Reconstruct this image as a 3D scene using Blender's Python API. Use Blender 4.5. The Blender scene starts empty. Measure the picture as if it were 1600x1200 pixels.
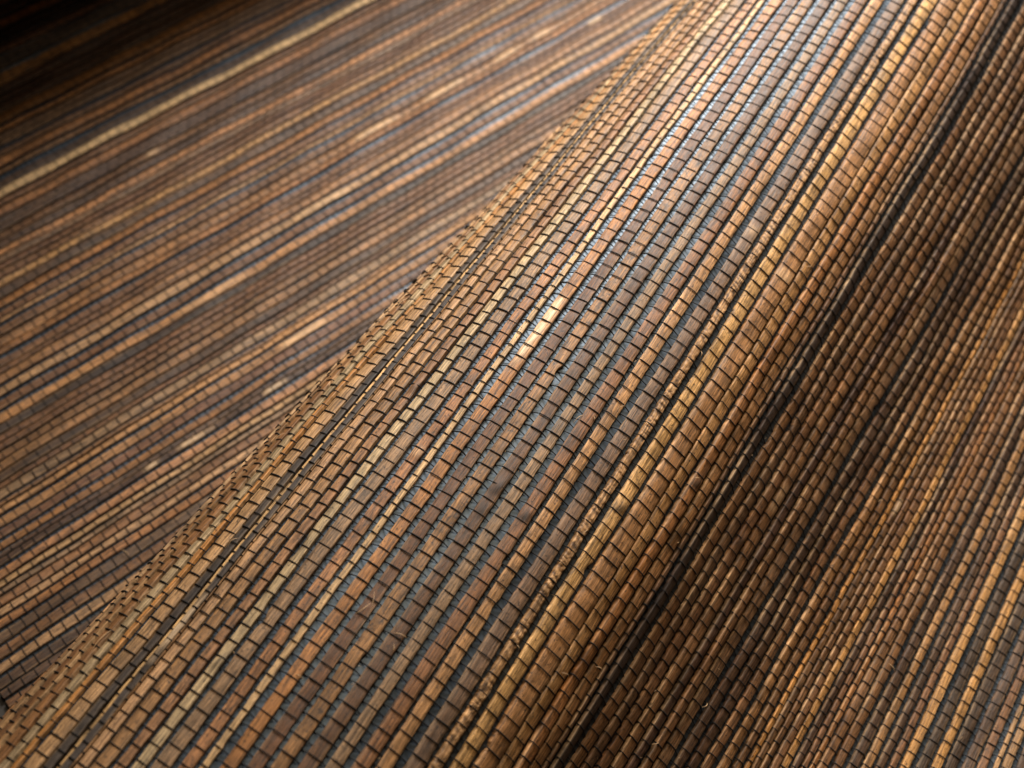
import bpy, math, random
import numpy as np

# ------------------------------------------------------------------ camera, light, exposure
U = 0.004                     # one weave unit (distance between two stitching threads) in metres
scene = bpy.context.scene
C = scene.collection
CAM_H = 81.742
YAW, TILT = -0.68707, 0.5803
AX = np.array([0.94758, 0.31952, 0.0])      # direction of the strips on the raised fold
NX = np.array([0.31952, -0.94758, 0.0])     # across the fold, to the right


def at(u, p, z):
    return AX * u + NX * p + np.array([0, 0, z])


cam_data = bpy.data.cameras.new("camera")
cam = bpy.data.objects.new("camera", cam_data)
C.objects.link(cam)
cam.rotation_mode = 'XYZ'
cam.rotation_euler = (TILT, 0.0, YAW)
cam.location = (0, 0, CAM_H * U)
cam_data.sensor_width = 36.0
cam_data.lens = 45.0
cam_data.clip_start = 0.01
cam_data.clip_end = 50.0
cam_data.dof.use_dof = True
cam_data.dof.focus_distance = 71.8 * U
cam_data.dof.aperture_fstop = 14.0
scene.camera = cam

world = bpy.data.worlds.new("World")
scene.world = world
world.use_nodes = True
wb = world.node_tree.nodes["Background"]
wb.inputs[0].default_value = (0.50, 0.36, 0.24, 1)
wb.inputs[1].default_value = 0.008


def area(name, loc, target, size, power, color, spread=180, size_y=None):
    d = bpy.data.lights.new(name, 'AREA')
    d.energy = power
    d.color = color
    d.shape = 'RECTANGLE'
    d.size = size * U
    d.size_y = (size_y or size) * U
    d.spread = math.radians(spread)
    o = bpy.data.objects.new(name, d)
    C.objects.link(o)
    o.location = [c * U for c in loc]
    v = np.array(target, float) - np.array(loc, float)
    from mathutils import Vector
    o.rotation_euler = Vector(v).to_track_quat('-Z', 'Y').to_euler()
    return o


# cool window light from behind the fold, warm room lamp high above it
area("window_light", at(150, -60, 105), at(62, -22, 8), 54, 1.40, (1.0, 0.965, 0.92), 64)
area("room_lamp", at(84, -18, 170), at(44, -2, 8), 36, 0.27, (1.0, 0.84, 0.62), 62)

scene.view_settings.view_transform = 'Standard'
scene.view_settings.look = 'None'
scene.view_settings.exposure = 0.0
scene.view_settings.gamma = 1.0
scene.view_settings.use_curve_mapping = False
scene.render.engine = 'CYCLES'
scene.cycles.use_denoising = True
scene.cycles.max_bounces = 6

# ------------------------------------------------------------------ helpers
RNG = np.random.default_rng(7)
random.seed(7)


def noise1(n, scale, rng):
    """smooth 1-D value noise sampled n times, one feature per `scale` samples, in -1..1"""
    k = int(n / scale) + 4
    v = rng.uniform(-1, 1, k)
    x = np.arange(n) / scale + rng.uniform(0, 1)
    i = x.astype(int)
    f = x - i
    f = f * f * (3 - 2 * f)
    return v[i] * (1 - f) + v[i + 1] * f


def grid_mesh(name, co, uv, attrs, mat, closed=False, flat_cols=()):
    """co (rows, cols, 3): a strip of quads; uv (rows, cols, 2)"""
    r, c, _ = co.shape
    me = bpy.data.meshes.new(name)
    nv = r * c
    ii, jj = np.meshgrid(np.arange(r - 1), np.arange(c if closed else c - 1), indexing='ij')
    j2 = (jj + 1) % c
    quads = np.stack([ii * c + jj, ii * c + j2, (ii + 1) * c + j2, (ii + 1) * c + jj], -1).reshape(-1, 4)
    nf = len(quads)
    me.vertices.add(nv)
    me.vertices.foreach_set("co", (co.reshape(-1) * U).astype(np.float32))
    me.loops.add(nf * 4)
    me.loops.foreach_set("vertex_index", quads.reshape(-1).astype(np.int32))
    me.polygons.add(nf)
    me.polygons.foreach_set("loop_start", (np.arange(nf) * 4).astype(np.int32))
    me.polygons.foreach_set("use_smooth", np.ones(nf, bool))
    if len(flat_cols):
        sm = np.ones(ii.shape, bool)
        sm[:, list(flat_cols)] = False
        me.polygons.foreach_set("use_smooth", sm.reshape(-1))
    if uv is not None:
        lay = me.uv_layers.new(name="UVMap")
        lay.uv.foreach_set("vector", uv.reshape(-1, 2)[quads.reshape(-1)].reshape(-1).astype(np.float32))
    for k, v in (attrs or {}).items():
        a = me.attributes.new(k, 'FLOAT', 'POINT')
        a.data.foreach_set("value", v.reshape(-1).astype(np.float32))
    me.update()
    me.materials.append(mat)
    return me


def link(name, me, parent):
    o = bpy.data.objects.new(name, me)
    C.objects.link(o)
    o.parent = parent
    o.matrix_parent_inverse = parent.matrix_basis.inverted()
    return o


def tube_co(path, normal_up, rad, sides=5):
    """path (n,3) -> (n, sides, 3) ring vertices"""
    t = np.gradient(path, axis=0)
    t /= np.linalg.norm(t, axis=1)[:, None] + 1e-9
    b = np.cross(t, normal_up)
    b /= np.linalg.norm(b, axis=1)[:, None] + 1e-9
    m = np.cross(b, t)
    ang = np.arange(sides) / sides * 2 * math.pi
    rad = np.broadcast_to(rad, (len(path),))
    return path[:, None, :] + rad[:, None, None] * (np.cos(ang)[None, :, None] * b[:, None, :] + np.sin(ang)[None, :, None] * m[:, None, :])


def join_tubes(name, rings, mat):
    """several (n, sides, 3) ring stacks -> one mesh"""
    cos, faces, off = [], [], 0
    for g in rings:
        r, c, _ = g.shape
        ii, jj = np.meshgrid(np.arange(r - 1), np.arange(c), indexing='ij')
        j2 = (jj + 1) % c
        faces.append(off + np.stack([ii * c + jj, ii * c + j2, (ii + 1) * c + j2, (ii + 1) * c + jj], -1).reshape(-1, 4))
        cos.append(g.reshape(-1, 3))
        off += r * c
    co = np.concatenate(cos)
    quads = np.concatenate(faces)
    me = bpy.data.meshes.new(name)
    nf = len(quads)
    me.vertices.add(len(co))
    me.vertices.foreach_set("co", (co.reshape(-1) * U).astype(np.float32))
    me.loops.add(nf * 4)
    me.loops.foreach_set("vertex_index", quads.reshape(-1).astype(np.int32))
    me.polygons.add(nf)
    me.polygons.foreach_set("loop_start", (np.arange(nf) * 4).astype(np.int32))
    me.polygons.foreach_set("use_smooth", np.ones(nf, bool))
    me.update()
    me.materials.append(mat)
    return me


# ------------------------------------------------------------------ materials
def new_mat(name):
    m = bpy.data.materials.new(name)
    m.use_nodes = True
    nt = m.node_tree
    nt.nodes.clear()
    out = nt.nodes.new("ShaderNodeOutputMaterial")
    b = nt.nodes.new("ShaderNodeBsdfPrincipled")
    nt.links.new(b.outputs[0], out.inputs[0])
    return m, nt, b


def nd(nt, typ, **kw):
    n = nt.nodes.new(typ)
    for k, v in kw.items():
        setattr(n, k, v)
    return n


def math_n(nt, op, a, b=None, clamp=False):
    n = nd(nt, "ShaderNodeMath", operation=op, use_clamp=clamp)
    for i, v in enumerate((a, b)):
        if v is None:
            continue
        if isinstance(v, (int, float)):
            n.inputs[i].default_value = v
        else:
            nt.links.new(v, n.inputs[i])
    return n.outputs[0]


def mix_col(nt, fac, a, b, blend='MIX'):
    n = nd(nt, "ShaderNodeMix", data_type='RGBA', blend_type=blend)
    if isinstance(fac, (int, float)):
        n.inputs[0].default_value = fac
    else:
        nt.links.new(fac, n.inputs[0])
    for i, v in ((6, a), (7, b)):
        if isinstance(v, tuple):
            n.inputs[i].default_value = v
        else:
            nt.links.new(v, n.inputs[i])
    return n.outputs[2]


def wood_material():
    m, nt, b = new_mat("veneer_strip_wood")
    L = nt.links
    uvn = nd(nt, "ShaderNodeUVMap", uv_map="UVMap")
    info = nd(nt, "ShaderNodeObjectInfo")
    seed = math_n(nt, 'MULTIPLY', info.outputs["Random"], 97.0)
    sep = nd(nt, "ShaderNodeSeparateXYZ")
    L.new(uvn.outputs[0], sep.inputs[0])

    def tex(su, sv, sz, detail=3.0, rough=0.55, dist=0.0):
        cmb = nd(nt, "ShaderNodeCombineXYZ")
        L.new(math_n(nt, 'MULTIPLY', sep.outputs[0], su), cmb.inputs[0])
        L.new(math_n(nt, 'MULTIPLY', sep.outputs[1], sv), cmb.inputs[1])
        L.new(math_n(nt, 'MULTIPLY', seed, sz), cmb.inputs[2])
        t = nd(nt, "ShaderNodeTexNoise")
        t.inputs["Scale"].default_value = 1.0
        t.inputs["Detail"].default_value = detail
        t.inputs["Roughness"].default_value = rough
        t.inputs["Distortion"].default_value = dist
        L.new(cmb.outputs[0], t.inputs["Vector"])
        return t.outputs[0]

    def ramp(x, lo, hi, a=0.0, c=1.0):
        r = nd(nt, "ShaderNodeMapRange")
        r.inputs[1].default_value, r.inputs[2].default_value = lo, hi
        r.inputs[3].default_value, r.inputs[4].default_value = a, c
        L.new(x, r.inputs[0])
        return r.outputs[0]

    grain = tex(0.45, 10.0, 1.0, 4.0, 0.62, 0.2)          # long fibres along the strip
    fine = tex(1.8, 24.0, 1.7, 3.0, 0.6)                   # pores and short fibres
    mott = tex(0.30, 0.9, 2.3, 3.0, 0.6)                   # slow colour drift
    blot = tex(1.5, 1.9, 3.1, 4.0, 0.65, 0.6)              # stains
    spot = tex(5.5, 6.5, 4.3, 2.0, 0.5)                    # small specks
    amount = info.outputs["Alpha"]
    hue = nd(nt, "ShaderNodeHueSaturation")
    hue.inputs["Saturation"].default_value = 1.05
    hue.inputs["Value"].default_value = 0.52
    L.new(info.outputs["Color"], hue.inputs["Color"])
    col = mix_col(nt, math_n(nt, 'MULTIPLY', ramp(mott, 0.42, 0.68), math_n(nt, 'ADD', math_n(nt, 'MULTIPLY', amount, 0.8), 0.42), True), info.outputs["Color"], hue.outputs[0])
    col = mix_col(nt, math_n(nt, 'MULTIPLY', ramp(blot, 0.55, 0.68), math_n(nt, 'ADD', amount, 0.10), True), col, (0.030, 0.020, 0.014, 1))
    col = mix_col(nt, math_n(nt, 'MULTIPLY', ramp(spot, 0.62, 0.70), 0.75), col, (0.018, 0.012, 0.009, 1))
    raw = nd(nt, "ShaderNodeAttribute", attribute_name="raw")
    light = mix_col(nt, 0.50, info.outputs["Color"], (0.72, 0.47, 0.25, 1))
    col = mix_col(nt, math_n(nt, 'MULTIPLY', raw.outputs["Fac"], 1.0, True), col, light)
    col = mix_col(nt, math_n(nt, 'SUBTRACT', raw.outputs["Fac"], 1.0, True), col, (0.86, 0.64, 0.42, 1))
    drk = nd(nt, "ShaderNodeAttribute", attribute_name="dark")
    col = mix_col(nt, drk.outputs["Fac"], col, (0.022, 0.012, 0.007, 1))
    g = math_n(nt, 'MULTIPLY', ramp(grain, 0.36, 0.64, 0.38, 1.40), ramp(fine, 0.34, 0.66, 0.56, 1.32))
    gc = nd(nt, "ShaderNodeCombineXYZ")
    for i in range(3):
        L.new(g, gc.inputs[i])
    col = mix_col(nt, 1.0, col, gc.outputs[0], 'MULTIPLY')
    L.new(col, b.inputs["Base Color"])
    L.new(ramp(fine, 0.3, 0.7, 0.46, 0.64), b.inputs["Roughness"])
    b.inputs["Specular IOR Level"].default_value = 0.42
    bump = nd(nt, "ShaderNodeBump")
    bump.inputs["Strength"].default_value = 0.8
    bump.inputs["Distance"].default_value = 0.05 * U
    L.new(math_n(nt, 'ADD', grain, math_n(nt, 'MULTIPLY', fine, 0.6)), bump.inputs["Height"])
    L.new(bump.outputs[0], b.inputs["Normal"])
    return m


def paper_material():
    m, nt, b = new_mat("blue_grey_backing_paper")
    L = nt.links
    tc = nd(nt, "ShaderNodeTexCoord")
    n1 = nd(nt, "ShaderNodeTexNoise")
    n1.inputs["Scale"].default_value = 1.6 / U
    n1.inputs["Detail"].default_value = 4.0
    L.new(tc.outputs["Object"], n1.inputs["Vector"])
    col = mix_col(nt, n1.outputs[0], (0.012, 0.015, 0.020, 1), (0.052, 0.062, 0.076, 1))
    L.new(col, b.inputs["Base Color"])
    b.inputs["Roughness"].default_value = 0.47
    b.inputs["Specular IOR Level"].default_value = 0.8
    b.inputs["Specular Tint"].default_value = (0.68, 0.84, 1.0, 1)
    bp = nd(nt, "ShaderNodeBump")
    bp.inputs["Strength"].default_value = 0.6
    bp.inputs["Distance"].default_value = 0.05 * U
    L.new(n1.outputs[0], bp.inputs["Height"])
    L.new(bp.outputs[0], b.inputs["Normal"])
    return m


def thread_material():
    m, nt, b = new_mat("black_cotton_thread")
    tc = nd(nt, "ShaderNodeTexCoord")
    n1 = nd(nt, "ShaderNodeTexNoise")
    n1.inputs["Scale"].default_value = 9.0 / U
    nt.links.new(tc.outputs["Object"], n1.inputs["Vector"])
    col = mix_col(nt, n1.outputs[0], (0.004, 0.004, 0.004, 1), (0.020, 0.017, 0.015, 1))
    nt.links.new(col, b.inputs["Base Color"])
    b.inputs["Roughness"].default_value = 0.75
    b.inputs["Specular IOR Level"].default_value = 0.2
    return m


def fibre_material():
    m, nt, b = new_mat("pale_wood_fibre")
    tc = nd(nt, "ShaderNodeTexCoord")
    n1 = nd(nt, "ShaderNodeTexNoise")
    n1.inputs["Scale"].default_value = 0.6 / U
    nt.links.new(tc.outputs["Object"], n1.inputs["Vector"])
    col = mix_col(nt, n1.outputs[0], (0.36, 0.20, 0.09, 1), (0.62, 0.42, 0.22, 1))
    nt.links.new(col, b.inputs["Base Color"])
    b.inputs["Roughness"].default_value = 0.5
    return m


def table_material():
    m, nt, b = new_mat("dark_table_laminate")
    tc = nd(nt, "ShaderNodeTexCoord")
    n1 = nd(nt, "ShaderNodeTexNoise")
    n1.inputs["Scale"].default_value = 0.5 / U
    n1.inputs["Detail"].default_value = 5.0
    nt.links.new(tc.outputs["Object"], n1.inputs["Vector"])
    col = mix_col(nt, n1.outputs[0], (0.030, 0.024, 0.019, 1), (0.045, 0.037, 0.030, 1))
    nt.links.new(col, b.inputs["Base Color"])
    b.inputs["Roughness"].default_value = 0.6
    return m


WOOD, PAPER, THREAD, FIBRE, TABLE = wood_material(), paper_material(), thread_material(), fibre_material(), table_material()


def lin(rgb, k=1.0):
    return tuple(k * ((c / 255 + 0.055) / 1.055) ** 2.4 if c > 10 else 0.003 for c in rgb)


# colour of the wood itself, and how mottled it is
PAL = {
    'beige': ((196, 164, 128), .2), 'tan': ((190, 144, 102), .2), 'redtan': ((178, 128, 88), .35), 'orange': ((204, 138, 78), .1),
    'orangetan': ((184, 128, 84), .6), 'orangetan2': ((188, 132, 84), .3), 'orangebrown': ((168, 112, 66), .3), 'char': ((82, 68, 62), .1),
    'char2': ((76, 62, 58), .1), 'yellow': ((224, 176, 122), 0), 'pale': ((222, 178, 132), .05), 'chip': ((182, 122, 74), .15),
    'greytan': ((160, 124, 92), .3), 'dbrown': ((126, 84, 55), .3), 'dbrown2': ((116, 80, 53), .25), 'twotone': ((178, 126, 84), .8),
    'redbrown': ((152, 102, 66), .35), 'redbrown2': ((134, 91, 57), .3), 'goldtan': ((198, 144, 94), .3), 'purple': ((138, 102, 76), .3),
    'crinkle': ((196, 140, 84), .05), 'gold': ((216, 164, 108), .5), 'gold2': ((206, 148, 88), .12), 'tanbrown': ((168, 118, 76), .35),
    'greybrown': ((136, 98, 70), .25), 'black': ((72, 53, 42), .2), 'brown': ((148, 102, 68), .3), 'dark': ((96, 66, 48), .3),
    'dark2': ((88, 64, 46), .2), 'purple2': ((106, 76, 55), .2), 'crackle': ((196, 134, 66), 1.2),
}

# strips across the fold, read from left to right: (edge, edge, colour) in weave units
FOLD = [(-15.55, -15.02, 'beige'), (-14.78, -14.5, 'orange'), (-14.08, -13.31, 'tan'), (-13.22, -12.71, 'char'), (-12.66, -12.5, 'yellow'), (-12.46, -12.05,
'char2'), (-12.01, -11.93, 'tan'), (-11.87, -11.35, 'tan'), (-11.12, -10.46, 'redtan'), (-10.24, -9.67, 'redtan'), (-9.53, -8.98, 'beige'), (-8.71,
-7.98, 'greytan'), (-7.66, -7.05, 'orangetan'), (-6.84, -6.48, 'pale'), (-6.04, -5.33, 'chip'), (-5.03, -4.33, 'dbrown'), (-4.12, -3.39, 'twotone'),
(-3.05, -2.31, 'dbrown2'), (-2.0, -1.38, 'greytan'), (-0.99, -0.26, 'redbrown'), (-0.02, 0.67, 'goldtan'), (1.09, 1.88, 'purple'), (2.15, 2.68,
'crinkle'), (3.04, 3.85, 'gold'), (4.1, 5.22, 'orangetan2'), (5.33, 6.09, 'goldtan'), (6.32, 7.05, 'orangebrown'), (7.25, 8.0, 'tanbrown'), (8.11,
8.47, 'greybrown'), (8.74, 9.4, 'black'), (9.88, 10.68, 'redbrown2'), (10.85, 11.6, 'greybrown'), (11.87, 12.6, 'brown'), (12.84, 13.63, 'brown'),
(13.92, 14.53, 'dark'), (14.83, 15.47, 'brown'), (15.69, 16.49, 'greybrown'), (16.98, 17.68, 'dark'), (17.96, 18.64, 'dark'), (18.91, 19.54, 'brown'),
(19.92, 20.58, 'tanbrown'), (20.83, 21.38, 'redbrown2'), (21.68, 21.96, 'orange'), (22.03, 22.48, 'redbrown2'), (22.57, 23.04, 'redbrown2'), (23.16,
23.7, 'brown'), (23.77, 24.33, 'gold'), (25.04, 25.46, 'brown'), (25.58, 25.96, 'orangebrown'), (26.07, 26.68, 'brown'), (26.84, 27.48, 'redbrown2'),
(27.71, 28.39, 'purple2'), (28.58, 29.18, 'tanbrown'), (29.36, 29.92, 'purple2'), (30.07, 30.56, 'brown'), (30.74, 31.39, 'gold2'), (31.67, 32.35,
'dark2'), (32.52, 33.18, 'gold2'), (33.31, 34.05, 'dark2'), (34.26, 34.94, 'purple2'), (35.1, 35.71, 'brown'), (35.95, 36.3, 'tan'), (36.42, 36.99,
'tan')]
FOLD.append((24.45, 24.93, 'dark'))
FOLD = [(a, b, 'gold2' if a == 23.77 else k) for a, b, k in FOLD]
FOLD = [(9.58 if a == 9.87 else a, b, k) for a, b, k in FOLD]
# strips across the flat sheet, from its far side to the fold
FLAT = [(99.64, 100.38, 'goldtan'), (98.94, 99.49, 'black'), (98.22, 98.84, 'black'), (97.55, 98.17, 'redbrown2'), (96.31, 97.39, 'dark2'), (95.0, 95.98,
'crackle'), (94.1, 94.88, 'dark'), (93.21, 93.98, 'dark'), (92.25, 93.08, 'dark'), (90.81, 92.04, 'orangebrown'), (89.95, 90.42, 'orange'), (89.11,
89.74, 'greybrown'), (88.4, 89.0, 'greybrown'), (87.36, 87.92, 'redbrown2'), (86.19, 87.02, 'orangebrown'), (85.45, 85.99, 'redbrown2'), (83.9, 84.84,
'dark2'), (83.04, 83.84, 'pale'), (82.19, 82.84, 'dbrown'), (81.22, 81.99, 'orangebrown'), (80.44, 81.09, 'dark'), (79.81, 80.38, 'dark'), (78.92,
79.62, 'dbrown'), (78.04, 78.8, 'dark'), (77.3, 77.89, 'orangetan'), (76.62, 77.18, 'greybrown'), (75.95, 76.5, 'dbrown'), (75.23, 75.83,
'redbrown2'), (74.45, 75.01, 'goldtan'), (73.44, 74.27, 'purple2'), (72.61, 73.29, 'orangebrown'), (71.63, 72.26, 'dbrown'), (71.22, 71.51, 'tan'),
(70.02, 70.76, 'redbrown2'), (69.12, 69.85, 'tanbrown'), (68.45, 69.01, 'orangebrown'), (67.46, 68.06, 'dbrown'), (66.85, 67.32, 'dbrown'), (65.98,
66.69, 'tanbrown'), (64.94, 65.72, 'tan'), (63.85, 64.59, 'dbrown'), (62.71, 63.43, 'orangetan2'), (61.88, 62.6, 'black'), (61.27, 61.78, 'dbrown'),
(60.66, 61.17, 'dbrown'), (59.91, 60.51, 'redbrown2'), (59.01, 59.66, 'tanbrown'), (58.23, 58.86, 'dark'), (57.74, 58.13, 'dbrown'), (56.94, 57.59,
'greytan'), (56.41, 56.72, 'brown'), (55.86, 56.34, 'goldtan'), (54.94, 55.6, 'tanbrown'), (54.1, 54.69, 'dbrown'), (53.25, 53.78, 'orangebrown'),
(52.8, 53.07, 'dark'), (52.21, 52.7, 'dark'), (51.24, 51.87, 'orangetan'), (50.62, 51.06, 'tan'), (50.09, 50.46, 'greytan'), (49.32, 49.98, 'brown'),
(48.68, 49.19, 'tan'), (47.86, 48.46, 'orangebrown'), (46.93, 47.69, 'purple2'), (46.01, 46.72, 'redbrown2'), (45.04, 45.72, 'tan'), (44.05, 44.74,
'dark'), (43.24, 43.88, 'dark'), (42.53, 43.12, 'dbrown'), (41.9, 42.37, 'tanbrown')]


def fill(lst, lo, hi, rng):
    """carry the run of strips on to lo and hi with strips of the same make"""
    kinds = ['tan', 'redtan', 'greytan', 'dbrown', 'redbrown2', 'brown', 'brown', 'orangebrown', 'tanbrown', 'greybrown', 'dark', 'purple2', 'gold', 'beige']
    lst = sorted(lst)
    a = lst[0][0]
    while a > lo:
        w = rng.uniform(.35, .85)
        g = rng.uniform(.06, .3)
        pale = ['tan', 'beige', 'greytan', 'tanbrown', 'redtan', 'tan', 'brown']
        lst.insert(0, (a - g - w, a - g, pale[rng.integers(len(pale))] if lo < 0 else kinds[rng.integers(len(kinds))]))
        a -= g + w
    b = lst[-1][1]
    while b < hi:
        w = rng.uniform(.45, .85)
        g = rng.uniform(.08, .3)
        lst.append((b + g, b + g + w, kinds[rng.integers(len(kinds))]))
        b += g + w
    return lst


# ------------------------------------------------------------------ the curved surface of the raised fold
NODES = np.array([-30, -20, -13, -8, -4, 0, 4, 8, 12, 16, 20, 25, 31, 40, 60.])
PSI0 = np.array([-139.6, -73.5, -28.5, -10.5, 4.6, 16.3, 33.4, 50.0, 53.4, 48.3, 42.8, 30.8, 18.2, 5.6, 0.0])
PSI1 = np.array([-1.5, -10.4, -13.8, -9.8, -5.1, -6.5, -11.1, -11.6, -6.1, -0.3, 3.9, 5.9, 6.0, 4.6, 2.6])
DT = 0.125
TS = np.arange(-40, 60 + DT / 2, DT)
US = np.arange(-20, 121, 4.0)
I0 = int(40 / DT)


def fold_section():
    A, B = np.interp(TS, NODES, PSI0), np.interp(TS, NODES, PSI1)
    k = np.hanning(35)
    k /= k.sum()
    A = np.convolve(np.pad(A, 17, 'edge'), k, 'valid')
    B = np.convolve(np.pad(B, 17, 'edge'), k, 'valid')
    w = np.clip((US[:, None] - 40) / 30, -1.3, 1.3)
    psi = np.radians(A[None] + B[None] * w)
    cp, cq = np.cos(psi), -np.sin(psi)
    z = np.zeros((len(US), 1))
    p = np.concatenate([z, np.cumsum((cp[:, 1:] + cp[:, :-1]) / 2 * DT, 1)], 1)
    q = np.concatenate([z, np.cumsum((cq[:, 1:] + cq[:, :-1]) / 2 * DT, 1)], 1)
    p = p - p[:, I0:I0 + 1] - 15.796 - 0.0259 * (US[:, None] - 40)
    q = q - q[:, I0:I0 + 1] + 20.895
    q = 0.45 + np.log1p(np.exp(np.clip((q - 0.45) / 0.9, -30, 30))) * 0.9    # rests on the table
    tp = np.gradient(p, DT, axis=1)
    tq = np.gradient(q, DT, axis=1)
    l = np.hypot(tp, tq)
    return p, q, -tq / l, tp / l


SEC = fold_section()


def fold_at(t, u, z):
    """point at height z over the cloth: t across the strips, u along them"""
    fu = np.clip((u + 20) / 4, 0, len(US) - 1.001)
    i = fu.astype(int)
    w = fu - i
    ft = np.clip((t + 40) / DT, 0, len(TS) - 1.001)
    j = ft.astype(int)
    s = ft - j
    g = [(1 - w) * ((1 - s) * c[i, j] + s * c[i, j + 1]) + w * ((1 - s) * c[i + 1, j] + s * c[i + 1, j + 1]) for c in SEC]
    # slow unevenness of the cloth
    z = z + 0.05 * np.sin(u * 0.31 + t * 0.9) * np.sin(t * 0.37 + 1.0) + 0.02 * np.sin(u * 0.83 - t * 1.7 + 2 * np.sin(t * .6)) + 0.04 * np.sin(u * 0.17 + t * 0.22)
    p, q = g[0] + g[2] * z, g[1] + g[3] * z
    P = u[..., None] * AX + p[..., None] * NX
    P[..., 2] = q
    nrm = g[2][..., None] * NX
    nrm[..., 2] = g[3]
    return P, nrm


def flat_at(t, u, z):
    """the sheet on the table: t across the strips, u = x; its far side is still curled up into a roll"""
    z = z + 0.08 * np.sin(u * 0.23 + t * 0.7) * np.sin(t * 0.31) + 0.05 * np.sin(u * 0.71 - t * 1.3) + 0.12
    ph = np.maximum((t - CURL_T) / CURL_R, 0)
    sn, cs = np.sin(ph), np.cos(ph)
    y = np.minimum(t, CURL_T) + (CURL_R - z) * sn
    zz = CURL_R * (1 - cs) + z * cs
    P = np.stack(np.broadcast_arrays(u, y, zz), -1)
    nrm = np.stack(np.broadcast_arrays(0 * u, -sn, cs), -1)
    return P, nrm


CURL_T, CURL_R = 92.0, 11.0
TH = 0.24          # strip thickness


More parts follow.
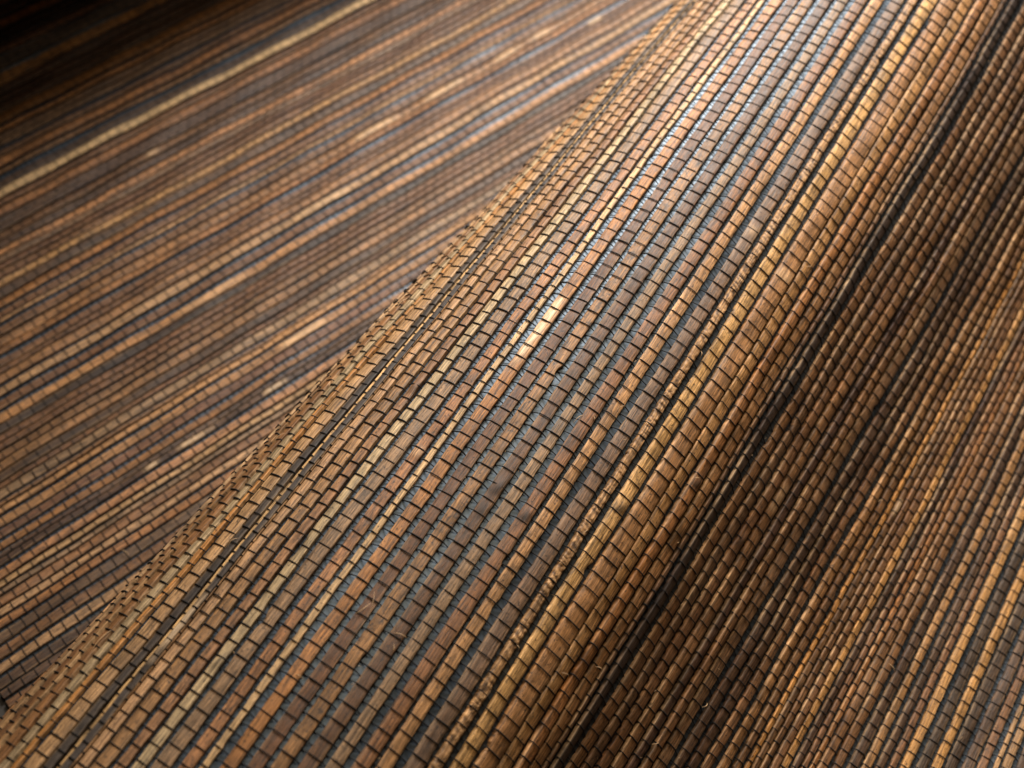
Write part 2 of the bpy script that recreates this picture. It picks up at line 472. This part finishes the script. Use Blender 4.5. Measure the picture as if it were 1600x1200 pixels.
def build_mat(root, surf, strips, u0, u1, du, thread_step, sides, rng, sharp, chips=(), knots=()):
    n = int((u1 - u0) / du) + 1
    uu = np.linspace(u0, u1, n)
    tops = []
    # the visible width of a strip includes its side: take that off
    if sharp:
        strips = [(a + (.0 if a < 6 else .035), b - (.04 if a < 0 else .03 if a < 6 else .065), k) if b - a > .3 else (a, b - .02, k) for a, b, k in strips]
    else:
        strips = [(a + .03, b - .03, k) if b - a > .3 else (a, b, k) for a, b, k in strips]
    for k, (a, b, kind) in enumerate(strips):
        n = int((u1 - u0) / (.07 if kind == 'crinkle' else du)) + 1
        uu = np.linspace(u0, u1, n)
        w = b - a
        c = (a + b) / 2
        th = TH * rng.uniform(.8, 1.2) * (0.85 if w < .3 else 1) * (1 if sharp else .75)
        lift = 0.02 + rng.uniform(0, .07)
        roll = rng.uniform(-.09, .09)
        gl = a - strips[k - 1][1] if k else .2
        gr = strips[k + 1][0] - b if k + 1 < len(strips) else .2
        amp = min(.03, .35 * min(gl, gr), .18 * w)
        cc = c + amp * noise1(n, 9 / du, rng) + .25 * amp * noise1(n, 1.4 / du, rng)
        hw = w / 2 * (1 + .06 * noise1(n, 5 / du, rng) + .04 * noise1(n, 18 / du, rng))
        rag = .012 if sharp else .006
        el = cc - hw + rag * noise1(n, .5 / du, rng) + rag * rng.normal(0, .5, n)
        er = cc + hw + rag * noise1(n, .5 / du, rng) + rag * rng.normal(0, .5, n)
        # nicks torn out of the edges
        if sharp:
            for _ in range(rng.integers(0, 5)):
                i = rng.integers(0, n - 4)
                d = rng.uniform(.06, .2) * w
                m = rng.integers(1, 5)
                if rng.random() < .5:
                    el[i:i + m] += d
                else:
                    er[i:i + m] -= d
        bev = min(.024, .14 * w)
        hh = th + .018 * noise1(n, 3 / du, rng) + .018 * noise1(n, 11 / du, rng)
        mid = (el + er) / 2
        wid = er - el
        crown = .010 * min(1, w / .6)
        tt = np.stack([el, el, el + bev, mid - .2 * wid, mid, mid + .2 * wid, er - bev, er, er], 1)
        zz = np.stack([0 * hh - .01, hh * .90, hh, hh + crown * .8, hh + crown, hh + crown * .8, hh, hh * .90, 0 * hh - .01], 1)
        zz = zz + roll * (tt - mid[:, None])
        # the threads press the strip down a little
        ph = ((uu - math.ceil(u0) - .5 * (k % 2)) % thread_step) / thread_step
        press = np.exp(-(np.minimum(ph, 1 - ph) * thread_step / .10) ** 2)
        zz[:, 2:7] -= .02 * press[:, None]
        raw = np.zeros_like(tt)
        dark = np.zeros_like(tt)
        e = np.clip(.35 + .5 * noise1(n, 4 / du, rng), 0, .8)
        raw[:, 0:3] = e[:, None] * np.array([1, 1, .35])
        e = np.clip(.35 + .5 * noise1(n, 4 / du, rng), 0, .8)
        raw[:, 6:9] = e[:, None] * np.array([.35, 1, 1])
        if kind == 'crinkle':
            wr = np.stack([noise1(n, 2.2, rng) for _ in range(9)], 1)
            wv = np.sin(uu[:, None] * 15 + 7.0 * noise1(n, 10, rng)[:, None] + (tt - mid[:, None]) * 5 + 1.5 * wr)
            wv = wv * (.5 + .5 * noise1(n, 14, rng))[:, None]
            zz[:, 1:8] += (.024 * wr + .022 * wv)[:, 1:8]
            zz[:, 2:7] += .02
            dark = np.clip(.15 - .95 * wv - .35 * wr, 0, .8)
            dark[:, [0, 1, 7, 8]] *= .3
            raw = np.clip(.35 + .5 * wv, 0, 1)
        if kind == 'chip':                                   # a long splinter has peeled off the top
            prof = np.clip((uu - 33.6) / 2.2, 0, 1) * np.clip((40.3 - uu) / .5, 0, 1) * (1 + .3 * noise1(n, .5 / du, rng))
            fl = np.clip(1 - 1.3 * np.abs(np.arange(9) - 3.4) / 3, 0, 1)[None] * 2.2
            raw = np.maximum(raw, np.clip(prof[:, None] * fl * 1.5 - .35, 0, 1.5))
            zz[:, 2:5] -= .04 * prof[:, None]
        # bare patches where the surface has chipped, and knots
        for (ct, cu, cl, cs) in chips:
            if a <= ct <= b:
                e = np.clip(1.4 - 1.4 * ((uu - cu) / cl) ** 2 + .5 * noise1(n, .6 / du, rng), 0, 1)[:, None] * (1 - .5 * np.abs((tt - mid[:, None]) / (wid[:, None] / 2)) ** 3)
                raw = np.maximum(raw, cs * e)
                zz = zz + .05 * e * (np.arange(9) % 8 != 0)
        spots = [(cu, 1.0) for (ct, cu) in knots if a <= ct <= b]
        if sharp and w > .4 and rng.random() < .22:
            spots.append((rng.uniform(u0 + 8, u1 - 8), .6))
        for uk, st in spots:
            bump = np.exp(-((uu - uk) / .30) ** 2)[:, None] * np.exp(-((tt - mid[:, None] - .1 * w) / (.34 * w)) ** 2)
            zz = zz + .13 * st * bump
            ring = np.exp(-((uu - uk + .33) / .12) ** 2)[:, None] * np.exp(-((tt - mid[:, None]) / (.4 * w)) ** 2)
            dark = np.maximum(dark, np.clip(st * (.75 * bump + .9 * ring), 0, .9))
        co, _ = surf(tt, np.broadcast_to(uu[:, None], tt.shape), zz + lift)
        uv = np.stack([np.broadcast_to(uu[:, None], tt.shape), tt - c], -1)
        me = grid_mesh("wooden_strip", co, uv, {'raw': raw, 'dark': dark}, WOOD, flat_cols=(0, 1, 6, 7))
        o = link("wooden_strip", me, root)
        col, mot = PAL[kind]
        v = .8 * rng.uniform(.9, 1.1)
        r, g_, b_ = [v * x ** 1.05 * k for x, k in zip(lin(col), (.96, 1.0, .92))]
        o.color = (r, g_ * rng.uniform(.97, 1.03), b_ * rng.uniform(.93, 1.07), mot)
        tops.append((a, b, th + lift + crown * .6, roll))

    # warp threads in a plain weave: over one strip, under the next, the following thread the other way round
    r0 = .038
    for k, uk in enumerate(np.arange(math.ceil(u0), math.floor(u1) + .01, .5)):
        T, Z, own = [], [], []
        for i, (a, b, top, roll) in enumerate(tops):
            w = b - a
            hr = roll * w / 2
            if (i + k) % 2 == 0:
                e = .05 * min(1, w / .3)
                T += [a - .012, a + e, (a + b) / 2, b - e, b + .012]
                Z += [top * .86 - hr, top + r0 * .55 - hr, top + r0 * .7 + .006, top + r0 * .55 + hr, top * .86 + hr]
                own += [i] * 5
            else:
                T += [a + .03 * w, b - .03 * w]
                Z += [.045, .045]
                own += [i] * 2
        T, Z = np.array(T), np.array(Z)
        st = rng.normal(0, .022, len(tops))
        duv = st[np.array(own)] + .008 * noise1(len(T), 3, rng) + .05 * noise1(len(T), 60, rng) + rng.normal(0, .018)
        co, nr = surf(T, uk + duv, Z)
        rings = [tube_co(co, nr, r0 * rng.uniform(.82, 1.12) * (1 + .12 * noise1(len(T), 4, rng)), sides)]
        link("warp_thread", join_tubes("warp_thread", rings, THREAD), root)

    # backing paper behind the weave
    ta = np.arange(strips[0][0] - .2, strips[-1][1] + .2, .5)
    ub = np.arange(u0, u1 + .01, 1.0)
    tg, ug = np.meshgrid(ta, ub)
    co, nr = surf(tg, ug, np.zeros_like(tg))
    low = co - nr * .05
    both = np.concatenate([co, low[:, ::-1]], 1)
    link("paper_backing", grid_mesh("paper_backing", both, None, None, PAPER, closed=True), root)
    return tops


def loose_fibres(root, surf, spots, rng):
    for (t, u, ang, ln, curl) in spots:
        s = np.linspace(0, 1, 14)
        th = ang + curl * (s - .5)
        du = np.cumsum(np.cos(th)) * ln / 14
        dtt = np.cumsum(np.sin(th)) * ln / 14
        z = .32 + .22 * np.sin(s * math.pi) * rng.uniform(.4, 1)
        co, nr = surf(t + dtt, u + du, z)
        rad = .022 * np.sin(np.clip(s, .04, .97) * math.pi) ** .4 * rng.uniform(.6, 1.2)
        link("loose_fibre", join_tubes("loose_fibre", [tube_co(co, nr, rad, 5)], FIBRE), root)


def splinter_dust(root, surf, n, trange, urange, rng):
    """specks of lint and wood dust caught on the weave, too many and too small to count"""
    rings = []
    for _ in range(n):
        t, u = rng.uniform(*trange), rng.uniform(*urange)
        ln, ang = rng.uniform(.04, .22), rng.uniform(0, 6.28)
        s = np.linspace(-.5, .5, 3) * ln
        co, nr = surf(t + s * math.sin(ang), u + s * math.cos(ang), np.full(3, .28) + rng.uniform(0, .03))
        rings.append(tube_co(co, nr, np.array([.006, .014, .006]) * rng.uniform(.6, 1.3), 3))
    o = link("splinter_dust", join_tubes("splinter_dust", rings, FIBRE), root)
    o["kind"] = "stuff"


# ------------------------------------------------------------------ table
def table():
    me = bpy.data.meshes.new("table_surface")
    s = 260 * U
    cx, cy = 45 * U, 55 * U
    z0, z1 = -6 * U, -0.02 * U
    vs = [(cx + a * s, cy + b * s, z) for z in (z0, z1) for a, b in ((-1, -1), (1, -1), (1, 1), (-1, 1))]
    fs = [(3, 2, 1, 0), (4, 5, 6, 7), (0, 1, 5, 4), (1, 2, 6, 5), (2, 3, 7, 6), (3, 0, 4, 7)]
    me.from_pydata(vs, [], fs)
    me.materials.append(TABLE)
    o = bpy.data.objects.new("table_surface", me)
    C.objects.link(o)
    o["kind"] = "structure"


table()


def thing(name, label, cat, loc):
    o = bpy.data.objects.new(name, None)
    C.objects.link(o)
    o["label"], o["category"] = label, cat
    o.location = [c * U for c in loc]
    o.empty_display_size = .02
    return o


# ------------------------------------------------------------------ the two pieces of woven wood wallcovering
rf = np.random.default_rng(21)
fold = thing("woven_wood_mat", "sharply focused woven mat of brown wooden strips, arched up into a rounded fold", "woven mat", at(45, -5, 0))
build_mat(fold, fold_at, fill(FOLD, -38, 52, rf), -8.0, 94.0, .33, 1.0, 5, rf, True,
          chips=[(4.6, 50.4, .5, .7), (1.5, 51.5, .5, .5), (-7.3, 26.8, .35, .7), (-12.2, 12.5, 2.5, 1.3), (22.3, 47, .8, .9), (13.2, 40, 1.2, .6)],
          knots=[(-2.6, 27.4), (-.6, 27.0), (6.6, 35.6), (3.5, 31.0), (-10.1, 30.4), (12.1, 36.0)])
loose_fibres(fold, fold_at, [(-4.9, 18.9, 2.75, 1.3, .5), (-5.0, 17.3, .35, 1.0, -.5), (-2.9, 17.6, 1.3, .7, .3), (-2.6, 17.2, 2.7, .6, .3),
                             (-5.7, 13.2, 1.5, .5, .3), (-1.2, 33.0, .25, .9, .5), (-.5, 34.2, 2.6, .4, .4), (7.4, 23.3, 1.5, .7, 1.6),
                             (5.6, 21.6, 1.3, .6, .8), (6.3, 35.5, .9, .7, .4), (.4, 35.4, .5, .6, .5), (-13, 17, .2, .8, .4), (-15.5, 12, .1, 1.5, .2),
                             (-15.9, 9, .05, 1.6, .15), (2.1, 34, 1.9, .5, .6), (14.5, 23.1, .8, .6, .5), (16.5, 27, .4, .5, -.4), (27, 38, 1.9, .7, .4),
                             (5.5, 52, .8, .6, .6), (-2.5, 58, .3, .5, .5), (11, 66, 1.4, .6, .3), (-15.9, 36, .15, 1.1, .2), (-16, 24, .1, 1.0, .25),
                             (2.4, 28, .3, .6, .4), (2.6, 42, 2.7, .5, .4), (2.5, 21, 2.2, .4, .6), (-10, 47, .3, .5, .4), (20.5, 46, .6, .5, .3)], rf)

splinter_dust(fold, fold_at, 420, (-18, 38), (2, 85), rf)

rb = np.random.default_rng(5)
flat = thing("woven_wood_mat", "blurred woven mat of brown wooden strips lying flat behind the rounded fold", "woven mat", (55, 70, 0))
build_mat(flat, flat_at, fill(FLAT, 30, 126, rb), -7.5, 112.0, .4, 1.0, 4, rb, False,
          chips=[(52.5, 19.7, 1.1, 1.35), (52.5, 12.7, 1.5, 1.1), (52.5, 8.9, .6, 1.3), (69.5, 49.3, 2.2, 1.0), (69.5, 56.3, 1.6, .9), (69.5, 60.5, 1.2, .8),
                 (69.5, 41.5, 2.6, .9), (67.8, 65.7, 1.0, 1.2), (65.3, 33, 3, .6), (62.9, 21, 4, .5), (55.2, 24, 2.4, .8), (79.3, 24.9, .8, .7), (45.4, 6, 1.6, .6)])
loose_fibres(flat, flat_at, [(60, 22, .3, 1.5, .5), (55, 30, 2.0, 1.2, .8), (71, 20, .5, 1.5, -.6), (47, 4, 1.8, .9, .9), (79, 33, 1.0, 1.4, .6), (52, 12, .8, 1.1, 1.0)], rb)
